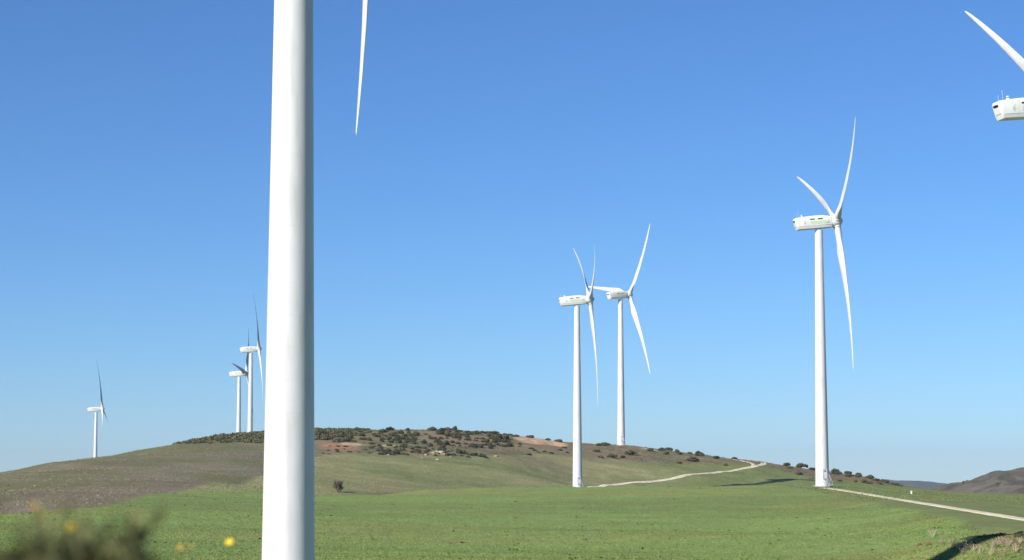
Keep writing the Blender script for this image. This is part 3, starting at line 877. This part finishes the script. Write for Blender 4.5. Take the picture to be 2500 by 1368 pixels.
# shrubs that stand out, one by one
for a in [
    (1112, 1049, 15, 'lone upright dark bush breaking the skyline at the hill summit', 'skyline shrubs', 560, 1.5, 0),
    (996, 1052, 15, 'dark rounded bush on the skyline, nearer the nearest tower than the summit bush', 'skyline shrubs', 560, 1.2, 3),
    (953, 1052, 24, 'broad low bush on the skyline above the bare hillside', 'skyline shrubs', 560, .9, 5),
    (1475, 1090, 36, 'wide flat shrub on the brow beside the farther overlapping turbine', 'shrubs on the brow by the turbine', 700, .6, 1),
    (1455, 1104, 20, 'small brown shrub below the wide flat shrub on the brow', 'shrubs on the brow by the turbine', 700, .8, 4),
    (1540, 1112, 34, 'leafy green shrub on the slope under the farther overlapping turbine', 'shrubs on the brow by the turbine', 700, .8, 6),
    (1521, 1119, 18, 'dark small shrub just below the leafy green one under the turbine', 'shrubs on the brow by the turbine', 700, .9, 3),
    (1492, 1119, 28, 'low spreading shrub on the slope between the overlapping towers', 'shrubs on the brow by the turbine', 700, .7, 2),
    (1466, 1119, 15, 'smallest shrub on the slope beside the nearer overlapping tower', 'shrubs on the brow by the turbine', 700, .9, 4),
    (1588, 1103, 18, 'dark ball of a shrub beside the pale bare patch on the brow', 'shrubs along the brow', 700, 1, 0),
    (1750, 1121, 22, 'rounded dark shrub alone on the brow before the bend in the dirt track', 'shrubs along the brow', 700, .9, 3),
    (1690, 1128, 36, 'wide dark shrub on the bare brown slope above the dirt track', 'shrubs on the slope above the dirt track', 700, .7, 10),
    (1660, 1133, 14, 'little shrub below the wide dark one above the dirt track', 'shrubs on the slope above the dirt track', 700, .9, 5),
    (1773, 1138, 15, 'little brown shrub inside the bend of the dirt track', 'shrubs on the slope above the dirt track', 700, .9, 4),
    (1793, 1122, 17, 'green shrub at the track edge where the bend begins', 'shrubs along the brow', 700, .8, 6),
    (1923, 1139, 20, 'dark pointed shrub first on the ridge beyond the track bend', 'shrubs on the ridge behind the lone turbine', 700, 1, 0),
    (1957, 1143, 34, 'broad green shrub on the ridge beyond the track bend', 'shrubs on the ridge behind the lone turbine', 700, .8, 1),
    (1985, 1149, 20, 'shrub half hidden behind the tower with the stair', 'shrubs on the ridge behind the lone turbine', 700, .9, 3),
    (1928, 1145, 18, 'small shrub under the dark pointed one on the ridge', 'shrubs on the ridge behind the lone turbine', 700, .7, 4),
    (1952, 1160, 24, 'dry greyish shrub on the bare earth before the ridge', 'shrubs on the ridge behind the lone turbine', 700, .7, 9),
    (2038, 1152, 20, 'dark domed shrub on the ridge right beside the tower with the stair', 'shrubs on the ridge behind the lone turbine', 700, 1, 5),
    (2045, 1160, 24, 'lower shrub in front of the dark domed one by the tower', 'shrubs on the ridge behind the lone turbine', 700, .8, 0),
    (2072, 1157, 20, 'domed shrub standing free on the ridge, second after the tower', 'shrubs on the ridge behind the lone turbine', 700, 1, 3),
    (2076, 1165, 26, 'spreading green shrub below the free standing domed one', 'shrubs on the ridge behind the lone turbine', 700, .7, 6),
    (2098, 1167, 28, 'biggest green shrub on the ridge beyond the tower with the stair', 'shrubs on the ridge behind the lone turbine', 700, 1, 11),
    (2050, 1176, 14, 'small dark shrub low on the bare earth beside the tower', 'shrubs on the ridge behind the lone turbine', 700, .8, 5),
    (2126, 1170, 30, 'long low shrub on the ridge where it starts to drop', 'shrubs on the ridge behind the lone turbine', 700, .8, 1),
    (20, 1187, 8, 'small dark bush on the brown slope nearest the picture edge', 'bushes on the brown slope', 300, .9, 0),
    (120, 1199, 9, 'small dark bush on the brown slope, lower of the two', 'bushes on the brown slope', 300, .7, 3),
]:
    shrub(*a)
ORD = ['first', 'second', 'third', 'fourth', 'fifth', 'sixth', 'seventh', 'eighth', 'ninth', 'tenth', 'eleventh', 'twelfth', 'thirteenth', 'fourteenth']
for k, (px, py, w_) in enumerate(sorted([(1615, 1102, 20), (1631, 1100, 22), (1628, 1111, 22), (1652, 1106, 18), (1660, 1111, 16), (1684, 1109, 14), (1705, 1108, 20), (1711, 1115, 26), (1640, 1099, 14)])):
    shrub(px, py, w_, ORD[k] + ' shrub of the loose row along the brow, counted from the pale bare patch', 'row of shrubs along the brow', 700, random.uniform(.8, 1.1))
for k, (px, py, w_) in enumerate(sorted([(2140, 1176, 20), (2155, 1178, 18), (2166, 1181, 18), (2178, 1184, 16), (2188, 1186, 16), (2198, 1188, 13), (2110, 1180, 20), (2126, 1183, 18), (2148, 1183, 14), (2090, 1178, 14)])):
    shrub(px, py, w_, ORD[k] + ' shrub down the thicket at the ridge end, counted from the lone turbine', 'thicket at the end of the ridge', 700, random.uniform(.7, 1))
LOOK = ['dark', 'olive green', 'green', 'blackish', 'brownish']
def describe(px, py, w_, k, marks, bands):
    size = 'small' if w_ < 14 else 'medium' if w_ < 20 else 'large'
    m = min(marks, key=lambda q: abs(q[0] - px))[1]
    b = min(bands, key=lambda q: abs(q[0] - py))[1]
    return f'{size} {LOOK[k % 5]} shrub {b} {m}'
def scatter(n_, poly, wr, label, group, gap=7, tall=(.7, 1.05), near=640, marks=None, bands=None):
    xs_ = [p[0] for p in poly]; ys_ = [p[1] for p in poly]
    k = t = 0
    while k < n_ and t < n_ * 60:
        t += 1
        px = random.uniform(min(xs_), max(xs_)); py = random.uniform(min(ys_), max(ys_))
        ins = False; j = len(poly) - 1
        for i in range(len(poly)):
            if (ys_[i] > py) != (ys_[j] > py) and px < (xs_[j] - xs_[i]) * (py - ys_[i]) / (ys_[j] - ys_[i]) + xs_[i]: ins = not ins
            j = i
        if not ins or any(abs(px - a) < gap * 1.6 and abs(py - b) < gap * .5 for a, b in taken): continue
        w_ = random.uniform(*wr) * random.choice((.7, 1, 1, 1.25)); v_ = random.randrange(14)
        shrub(px, py, w_, describe(px, py, w_, v_, marks, bands) if marks else label, group, near, random.uniform(*tall), v_); k += 1
scatter(46, [(900, 1085), (1000, 1090), (1090, 1100), (1200, 1112), (1180, 1120), (1000, 1113), (915, 1112)], (12, 23), 'dark shrub in the rocky belt along the foot of the scrubby hill', 'shrubs in the rocky belt', 7, marks=[(930, 'nearest the orange earth scar'), (1000, 'past the orange scar'), (1060, 'among the pale boulders'), (1112, 'just past the pale boulders'), (1170, 'farthest from the orange scar')], bands=[(1090, 'at the top of the rocky belt'), (1101, 'inside the rocky belt'), (1112, 'at the foot of the rocky belt')])
scatter(84, [(905, 1062), (1000, 1058), (1110, 1056), (1250, 1072), (1270, 1088), (1200, 1098), (1050, 1092), (900, 1078)], (12, 25), 'green shrub scattered over the middle of the scrubby hill below the skyline', 'shrubs over the middle of the hill', 8, marks=[(920, 'beside the dense scrub'), (1000, 'below the rounded skyline bush'), (1065, 'short of the summit bush'), (1112, 'straight below the summit bush'), (1170, 'just past the summit bush'), (1235, 'next to the pale earth scar')], bands=[(1060, 'high on the hill'), (1076, 'halfway up the hill'), (1092, 'low on the hill')])
scatter(16, [(1030, 1052), (1100, 1052), (1180, 1057), (1260, 1064), (1390, 1084), (1330, 1074), (1180, 1060)], (14, 26), 'low shrub in the broken line along the skyline past the summit bush', 'skyline shrubs past the summit', 7, (.5, .8), marks=[(1060, 'before the summit bush'), (1130, 'just after the summit bush'), (1200, 'midway from summit bush to pale scar'), (1270, 'at the start of the pale scar'), (1350, 'above the tail of the pale scar')], bands=[(1050, 'on the skyline')])
scatter(10, [(1265, 1088), (1390, 1092), (1395, 1115), (1280, 1112)], (9, 18), 'small shrub on the grassy slope under the pale earth scar', 'shrubs under the pale scar', 8, (.5, .9), marks=[(1285, 'straight under the pale earth scar'), (1335, 'under the tail of the pale earth scar'), (1385, 'beside the nearer overlapping tower')], bands=[(1092, 'close'), (1108, 'lower down')])
scatter(24, [(775, 1050), (900, 1049), (990, 1055), (900, 1075), (860, 1082), (775, 1080)], (16, 30), 'green shrub in the dense hilltop scrub above the orange earth scar', 'dense scrub above the orange scar', 7, (.6, .9), marks=[(790, 'beside the nearest tower'), (840, 'straight above the orange earth scar'), (900, 'past the orange earth scar')], bands=[(1054, 'on the scrub crest'), (1066, 'inside the hilltop scrub'), (1078, 'at the scrub foot')])
scatter(20, [(445, 1080), (520, 1070), (640, 1060), (640, 1083), (560, 1084), (450, 1085)], (14, 26), 'green shrub in the dense hilltop scrub above the brown slope', 'dense scrub above the brown slope', 6, (.45, .75), marks=[(465, 'where the scrub tapers out'), (530, 'halfway along the scrub above the brown slope'), (585, 'under the distant pair of turbines'), (635, 'against the nearest tower')], bands=[(1064, 'on the crest'), (1074, 'in the thick'), (1083, 'along the lower edge')])
scatter(14, [(770, 1090), (900, 1092), (905, 1108), (770, 1112)], (10, 16), 'low dull shrub scattered below the orange earth scar', 'shrubs below the orange scar', 8, (.5, .8), marks=[(785, 'beside the nearest tower'), (835, 'straight below the orange earth scar'), (885, 'past the orange earth scar')], bands=[(1093, 'upper low-growing'), (1107, 'lower low-growing')])
for k in range(26):                             # dots of scrub on the far hill
    u_, v_, X_, Y_, H_ = HILL2
    j = random.randrange(30, 80); i = random.randrange(20, 125)
    if H_[j, i] < -6: continue
    o = mesh_obj('shrub', shrub_me[random.choice((0, 3, 5, 10))])
    s = random.uniform(1.4, 2.6); o.scale = (s, s, s * .8); o.location = (X_[j, i], Y_[j, i], H_[j, i] - .1)
    tag(o, 'tiny dark shrub dotted on the far hill at the picture edge', 'shrub', 'scrub dotted on the far hill')

# the low scrub that closes up between them: nobody could count it
def cover(name, n_, pick, size, label, cols, seed, per=26):
    r = np.random.default_rng(seed)
    Vs, Fs, Cs = [], [], []; off = 0
    for i in range(n_):
        x, y = pick(r)
        R_ = size * r.uniform(.5, 1.2)
        V, F, c = leaf_cloud([(x, y, float(height(x, y)) + R_ * .15)], [R_], per, R_ * .55, .6, int(r.integers(1 << 30)), None, -1e9, cols)
        V[:, 2] = np.maximum(V[:, 2], height(x, y))
        Vs.append(V); Fs.append(F + off); Cs.append(c); off += len(V)
    me = np_mesh(name, np.concatenate(Vs), np.concatenate(Fs), False, np.concatenate(Cs))
    tag(mesh_obj(name, me, M['leaf']), label, 'scrub', kind='stuff')
def pick_top(r):
    while True:
        px = r.uniform(425, 900); y = r.uniform(800, 960)
        py0 = 1086 - 8 * (px > 800) * (px - 800) / 160
        x = az_of(px) * y
        lim = np.interp(px, [425, 470, 640, 760, 880, 960], [835, 815, 815, 825, 875, 930])
        if y > lim + 14 * vnoise(x, y, 15, 3): return x, y
cover('scrub_cover', 2600, pick_top, 1.25, 'dense low green scrub closing over the hilltop', ((.07, .07, .034), (.125, .118, .05)), 77)
def pick_hill(r):
    while True:
        px = r.uniform(880, 2190); y = r.uniform(740, 960)
        x = az_of(px) * y
        if y - float(edge2(px)) > 4 and fbm(np.array(x), np.array(y), 18, 141, 3) > .47 and not (1255 < px < 1392 and y > 850): return x, y
cover('scrub_cover', 3600, pick_hill, .5, 'knee-high dry heath between the shrubs on the hill', ((.09, .082, .045), (.2, .17, .1)), 78, 12)
def pick_brown(r):
    while True:
        px = r.uniform(-40, 780); y = r.uniform(300, 830)
        if y - float(edge2(px)) > 3: return az_of(px) * y, y
cover('dry_grass', 6500, pick_brown, .32, 'dry grey brown grass tufts over the brown slope', ((.18, .165, .095), (.32, .28, .185)), 79, 9)

def pick_corner(r):
    while True:
        px = r.uniform(2290, 2560); y = r.uniform(186, 216)
        x = az_of(px) * y
        if abs(y - np.interp(px, [2290, 2400, 2560], [206, 201, 198])) < 7 * fbm(np.array(x), np.array(y), 3, 171, 2) + 1 and not (abs(px - 2462) < 15 and y < 204): return x, y
cover('dark_weeds', 700, pick_corner, .3, 'dark green weeds in the near corner of the field', ((.05, .058, .03), (.1, .11, .05)), 80, 16)

# ------------------------------------------------------------------ grass of the fields
def tufts(name, n_, pick, hgt, wid, tint, label, seed):
    r = np.random.default_rng(seed)
    x, y = pick(r, n_)
    n_ = len(x)
    z = height(x, y)
    base = colour_at(x, y) * tint
    V = np.empty((n_, 3, 3, 3)); 
    for b in range(3):
        a = r.uniform(0, 2 * math.pi, n_); l = wid * r.uniform(.6, 1.3, n_)
        dx, dy = np.cos(a) * l / 2, np.sin(a) * l / 2
        ox, oy = r.normal(0, wid * .4, n_), r.normal(0, wid * .4, n_)
        h = hgt * r.uniform(.5, 1.25, n_)
        V[:, b, 0] = np.stack([x + ox - dx, y + oy - dy, z - .03], 1)
        V[:, b, 1] = np.stack([x + ox + dx, y + oy + dy, z - .03], 1)
        V[:, b, 2] = np.stack([x + ox + r.normal(0, h * .4), y + oy + r.normal(0, h * .4), z + h], 1)
    col = np.clip(base * r.uniform(.85, 1.15, n_)[:, None], .01, .9)
    col = np.repeat(col, 9, 0)
    me = np_mesh(name, V.reshape(-1, 3), np.arange(n_ * 9).reshape(-1, 3), False, col)
    tag(mesh_obj(name, me, M['tuft']), label, 'grass', kind='stuff')
def pick_field(r, n_):
    px = r.uniform(-60, 2560, n_ * 2); t = r.uniform(0, 1, n_ * 2)
    lim = edge1(px)
    y = 165 / (1 - t * (1 - 165 / np.maximum(lim, 170)))
    keep = (y > 165) & (y < lim)
    return (az_of(px) * y)[keep][:n_], y[keep][:n_]
def az_arr(px): return (px - 1250.0) / FOC * math.cos(PITCH)
tufts('field_grass', 150000, pick_field, .08, .16, .6, 'short bright green crop over the near field', 5)
def pick_mid(r, n_):
    px = r.uniform(380, 2560, n_ * 3); y = r.uniform(400, 900, n_ * 3)
    keep = (y > edge1(px)) & (y < edge2(px))
    return (az_of(px) * y)[keep][:n_], y[keep][:n_]
tufts('pasture_grass', 60000, pick_mid, .13, .24, .62, 'coarse olive pasture grass below the hill', 6)
def pick_weeds(r, n_):
    x, y = pick_field(r, n_)
    return x, y
tufts('field_weeds', 330, pick_weeds, .2, .55, .42, 'dark weed clumps dotted through the bright field', 9)

# ------------------------------------------------------------------ the bare tree at the field edge
def bare_tree(loc, H):
    t = empty('bare_tree', loc)
    tag(t, 'small leafless reddish brown tree at the far edge of the bright field', 'tree')
    r = random.Random(4)
    bm = bmesh.new(); tw = bmesh.new()
    def grow(p, d, L, rad, lvl):
        q = p
        pts_ = [p]
        for i in range(3):
            d = (d + Vector((r.uniform(-.22, .22), r.uniform(-.22, .22), r.uniform(-.05, .15)))).normalized()
            q = q + d * L / 3; pts_.append(q)
        add_tube(bm if lvl < 2 else tw, pts_, [rad, rad * .9, rad * .75, rad * .6], 5 if lvl < 2 else 3)
        if lvl < 4:
            for k in range(5 if lvl else 7):
                a = pts_[r.choice((1, 2, 3, 3))]
                dd = (d * .75 + Vector((r.uniform(-1, 1), r.uniform(-1, 1), r.uniform(-.2, .7))) * .75).normalized()
                grow(a, dd, L * r.uniform(.5, .8), rad * .6, lvl + 1)
    for k in range(4):
        a = k * 1.6 + .3
        grow(Vector((math.cos(a) * .12, math.sin(a) * .12, -.1)), Vector((math.cos(a) * .6, math.sin(a) * .6, 1)).normalized(), H * .36, .09, 0)
    mesh_obj('trunk', bm_mesh('trunk', bm, True), M['bark'], t)
    mesh_obj('crown', bm_mesh('crown', tw), M['twig'], t)
g = ground_at(828, 1203, 480)
bare_tree((g[0], g[1], g[2]), 3.9)

# ------------------------------------------------------------------ rocks and litter
def rock_mesh(seed, flat=.6):
    bm = bmesh.new()
    bmesh.ops.create_icosphere(bm, subdivisions=2, radius=1)
    r = random.Random(seed)
    cuts = [Vector((r.uniform(-1, 1), r.uniform(-1, 1), r.uniform(-.6, 1))).normalized() for _ in range(7)]
    for v in bm.verts:
        for c in cuts:
            e = v.co.dot(c) - .66
            if e > 0: v.co -= c * e
        v.co.z *= flat
        v.co *= 1 + r.uniform(-.05, .05)
    return bm_mesh('rock', bm)
rock_me = [rock_mesh(i, .5 + .1 * (i % 3)) for i in range(6)]
def rock(px, py, w_px, label, group, near=600):
    g = ground_at(px, py, near); w_ = w_px * g[1] / FOC
    o = mesh_obj('rock', rock_me[random.randrange(6)], M['rock'])
    o.scale = (w_ / 1.6, w_ / 1.6, w_ / 1.9); o.location = (g[0], g[1], g[2] + w_ * .1); o.rotation_euler.z = random.uniform(0, 6)
    tag(o, label, 'rock', group)
for k, (px, py, w_) in enumerate(sorted([(936, 1110, 8), (948, 1112, 7), (1010, 1098, 7), (1040, 1112, 9), (1058, 1107, 12), (1066, 1104, 8), (1078, 1106, 14), (1085, 1110, 8), (1068, 1124, 9), (1100, 1116, 7), (1030, 1119, 6)])):
    rock(px, py, w_, ORD[k] + ' pale boulder along the foot of the hill, counted from the nearest tower', 'boulders at the foot of the hill')
rock(793, 1061, 11, 'pale rock outcrop in the scrub near the top, beside the nearest tower', 'outcrops in the scrub')
rock(812, 1065, 12, 'low flat pale outcrop beside the other in the scrub', 'outcrops in the scrub')
rock(1212, 1115, 10, 'pale rock beside a brown shrub under the grassy slope', None)
rock(85, 1188, 6, 'pale stone on the brown slope between the two dark bushes', None, 300)
for k, (px, py, w_) in enumerate([(2245, 1332, 11), (2267, 1331, 15)]):
    g = ground_at(px, py + 2, 150); w_ = w_ * g[1] / FOC
    o = mesh_obj('clay_lump', rock_me[k + 2].copy(), None); o.data.materials.clear(); o.data.materials.append(M['clay'])
    o.scale = (w_ / 1.5, w_ / 1.8, w_ / 1.5); o.location = (g[0], g[1], g[2] + w_ * .15)
    tag(o, ['smaller red clay lump lying in the grass', 'larger red clay lump lying in the grass beside a smaller one'][k], 'clay lump')
# white marker post and a small cairn by the track
g = ground_at(2225, 1206, 400)
bm = bmesh.new(); add_box(bm, (-.16, -.16, -.1), (.16, .16, .55), None, .03); add_box(bm, (-.2, -.2, .55), (.2, .2, .68), None, .03)
o = mesh_obj('marker_post', bm_mesh('marker_post', bm), M['marker']); o.location = g
tag(o, 'short white marker post in the field past the gravel track', 'marker post')

# dry thistles and pale grass clumps at the near field corner
def stalks_mesh(seed, n_=26, h=.8, sp=.35):
    r = random.Random(seed); bm = bmesh.new()
    for i in range(n_):
        a = r.uniform(0, 6.28); q = r.uniform(0, sp); hh = h * r.uniform(.4, 1)
        x, y = math.cos(a) * q, math.sin(a) * q
        add_tube(bm, [(x * .4, y * .4, -.05), (x * .8, y * .8, hh * .6), (x * 1.3, y * 1.3, hh)], [.012, .01, .006], 3)
        if r.random() < .5:
            s = r.uniform(.03, .06); bmesh.ops.create_icosphere(bm, subdivisions=1, radius=s, matrix=Matrix.Translation((x * 1.3, y * 1.3, hh)))
    return bm_mesh('dry_stalks', bm)
stalk_me = [stalks_mesh(i, 30, 1.0, .4) for i in range(4)]
TS = [(2277, 1311, 1.1), (2325, 1337, 1), (2340, 1342, .9), (2360, 1348, 1), (2378, 1350, .8), (2395, 1355, 1), (2425, 1338, .9), (2440, 1334, .8), (2460, 1340, 1), (2480, 1352, 1), (2300, 1330, .7), (2420, 1356, .9), (2450, 1362, .9), (2490, 1330, .8), (2350, 1360, .7)]
TH = sorted(TS[1:])
for k, (px, py, s) in enumerate(TS):
    g = ground_at(px, py, 150)
    o = mesh_obj('dry_thistle', stalk_me[k % 4], M['dry']); o.location = g; o.scale = (s, s, s * .8); o.rotation_euler.z = k
    tag(o, 'single tall pale dry thistle standing apart in the grass' if k == 0 else ORD[TH.index((px, py, s))] + ' pale dry thistle clump in the weedy corner, counted from the red clay lumps', 'thistle', 'dry thistles in the near corner')

# ------------------------------------------------------------------ roadside weeds close to the camera
def weed(x, y, top, spread, seed, label, flowers=(), dens=1.0):
    """a bushy daisy plant on the bank: stems, feathery leaves and its flower heads"""
    z0 = float(height(x, y))
    t = empty('roadside_weed', (x, y, z0))
    tag(t, label, 'weed', 'roadside weeds on the near bank')
    r = random.Random(seed)
    H = top - z0
    st = bmesh.new(); LV = []; 
    def leaf(p, d, L):
        d = d.normalized(); s = d.cross(Vector((r.uniform(-1, 1), r.uniform(-1, 1), 1))).normalized()
        LV.append([p, p + d * L * .5 + s * L * .16, p + d * L, p + d * L * .5 - s * L * .16])
    n_st = int(9 * dens)
    for i in range(n_st):
        a = r.uniform(0, 6.28); q = spread * r.uniform(.15, 1)
        hh = H - r.uniform(0, .09) - .03 * q / spread
        p0 = Vector((math.cos(a) * .03, math.sin(a) * .03, -.03)); p1 = Vector((math.cos(a) * q * .6, math.sin(a) * q * .6, hh * .6)); p2 = Vector((math.cos(a) * q, math.sin(a) * q, hh))
        add_tube(st, [p0, p1, p2], [.006, .0045, .002], 4)
        for k in range(int(22 * dens)):
            f_ = 1 - r.uniform(0, .17)
            p = p1.lerp(p2, (f_ - .6) / .4)
            d = Vector((r.uniform(-1, 1), r.uniform(-1, 1), r.uniform(-.1, 1)))
            for m in range(4):
                leaf(p + d.normalized() * .012 * m, d + Vector((r.uniform(-.6, .6), r.uniform(-.6, .6), r.uniform(-.4, .4))), r.uniform(.02, .05))
    mesh_obj('stems', bm_mesh('stems', st), M['stem'], t)
    V = np.array([tuple(v) for q in LV for v in q]); F = np.arange(len(V)).reshape(-1, 4)
    mesh_obj('leaves', np_mesh('leaves', V, F), M['weed'], t)
    for (fx, fy, fz, rad, mt) in flowers:
        c = Vector((fx - x, fy - y, fz - z0))
        bm = bmesh.new()
        add_tube(bm, [(0, 0, 0), (c.x * .5, c.y * .5, c.z * .55), tuple(c)], [.004, .003, .002], 4)
        mesh_obj('flower_stalk', bm_mesh('flower_stalk', bm), M['stem'], t)
        bm = bmesh.new()
        for k in range(13):
            an = k * 2 * math.pi / 13
            pr = [(0, 0, 0), (.55, .16, .1), (1, .1, .16), (1.02, -.1, .16), (.55, -.16, .1)]
            vs = []
            for u, v, w_ in pr:
                X = rad * (u * math.cos(an) - v * math.sin(an)); Y = rad * (u * math.sin(an) + v * math.cos(an))
                vs.append(bm.verts.new((X, Y, rad * w_)))
            bm.faces.new(vs)
        bmesh.ops.create_uvsphere(bm, u_segments=10, v_segments=6, radius=rad * .42, matrix=Matrix.Translation((0, 0, rad * .1)) @ Matrix.Diagonal((1, 1, .6, 1)))
        fl = mesh_obj('flower', bm_mesh('flower', bm, True), M[mt], t)
        fl.location = c; fl.rotation_euler = (R(50), R(-20), 0)
    return t
def near_pt(px, py, Y): d = ray(px, py); return d[0] * Y, Y, d[2] * Y
def fl(px, py, Y, rad, mt='petal'): return (*near_pt(px, py, Y), rad, mt)
for k, (px, py, Y, sp, lab, fls, dn) in enumerate([
    (10, 1276, 2.3, .11, 'dark blurred weed filling the bottom corner of the picture', [], 1.2),
    (80, 1272, 2.5, .10, 'blurred weed with two faint orange flowers above it', [fl(85, 1236, 3.0, .005, 'petal2'), fl(92, 1256, 3.0, .006, 'petal2')], 1.0),
    (160, 1276, 2.4, .10, 'blurred weed with one yellow flower at its top', [fl(171, 1287, 3.2, .007)], 1.1),
    (235, 1256, 2.6, .07, 'tallest blurred weed, dark brown and leafy', [], 1.2),
    (290, 1318, 2.5, .06, 'low blurred weed at the open side of the clump', [], .8),
    (120, 1325, 2.0, .10, 'closest and darkest weed at the bottom of the picture', [], 1.2),
    (375, 1352, 3.0, .07, 'thin weed just showing at the bottom edge', [], .5),
    (450, 1362, 5.2, .10, 'small weed with dull orange flowers at the bottom edge', [fl(440, 1337, 5.2, .008, 'petal2'), fl(467, 1333, 5.3, .005, 'petal2')], .5),
    (556, 1372, 5.8, .10, 'weed with one bright yellow flower beside the nearest tower', [fl(560, 1324, 6.4, .012)], .5)]):
    X, Y_, Z = near_pt(px, py, Y)
    weed(X, Y_, Z, sp, 30 + k, lab, fls, dn)

# ------------------------------------------------------------------ the air
bm = bmesh.new()
add_box(bm, (-9300, -3300, -420), (9300, 11900, 175))
haze = mesh_obj('haze', bm_mesh('haze', bm))
m = bpy.data.materials.new('haze'); m.use_nodes = True
nt = m.node_tree; nt.nodes.clear()
out = nt.nodes.new('ShaderNodeOutputMaterial'); pv = nt.nodes.new('ShaderNodeVolumePrincipled')
pv.inputs['Color'].default_value = (.68, .86, 1.0, 1); pv.inputs['Density'].default_value = 5e-5; pv.inputs['Anisotropy'].default_value = 0.2
nt.links.new(pv.outputs[0], out.inputs['Volume'])
haze.data.materials.append(m)
tag(haze, 'thin blue haze over the distant ground', 'haze', kind='stuff')
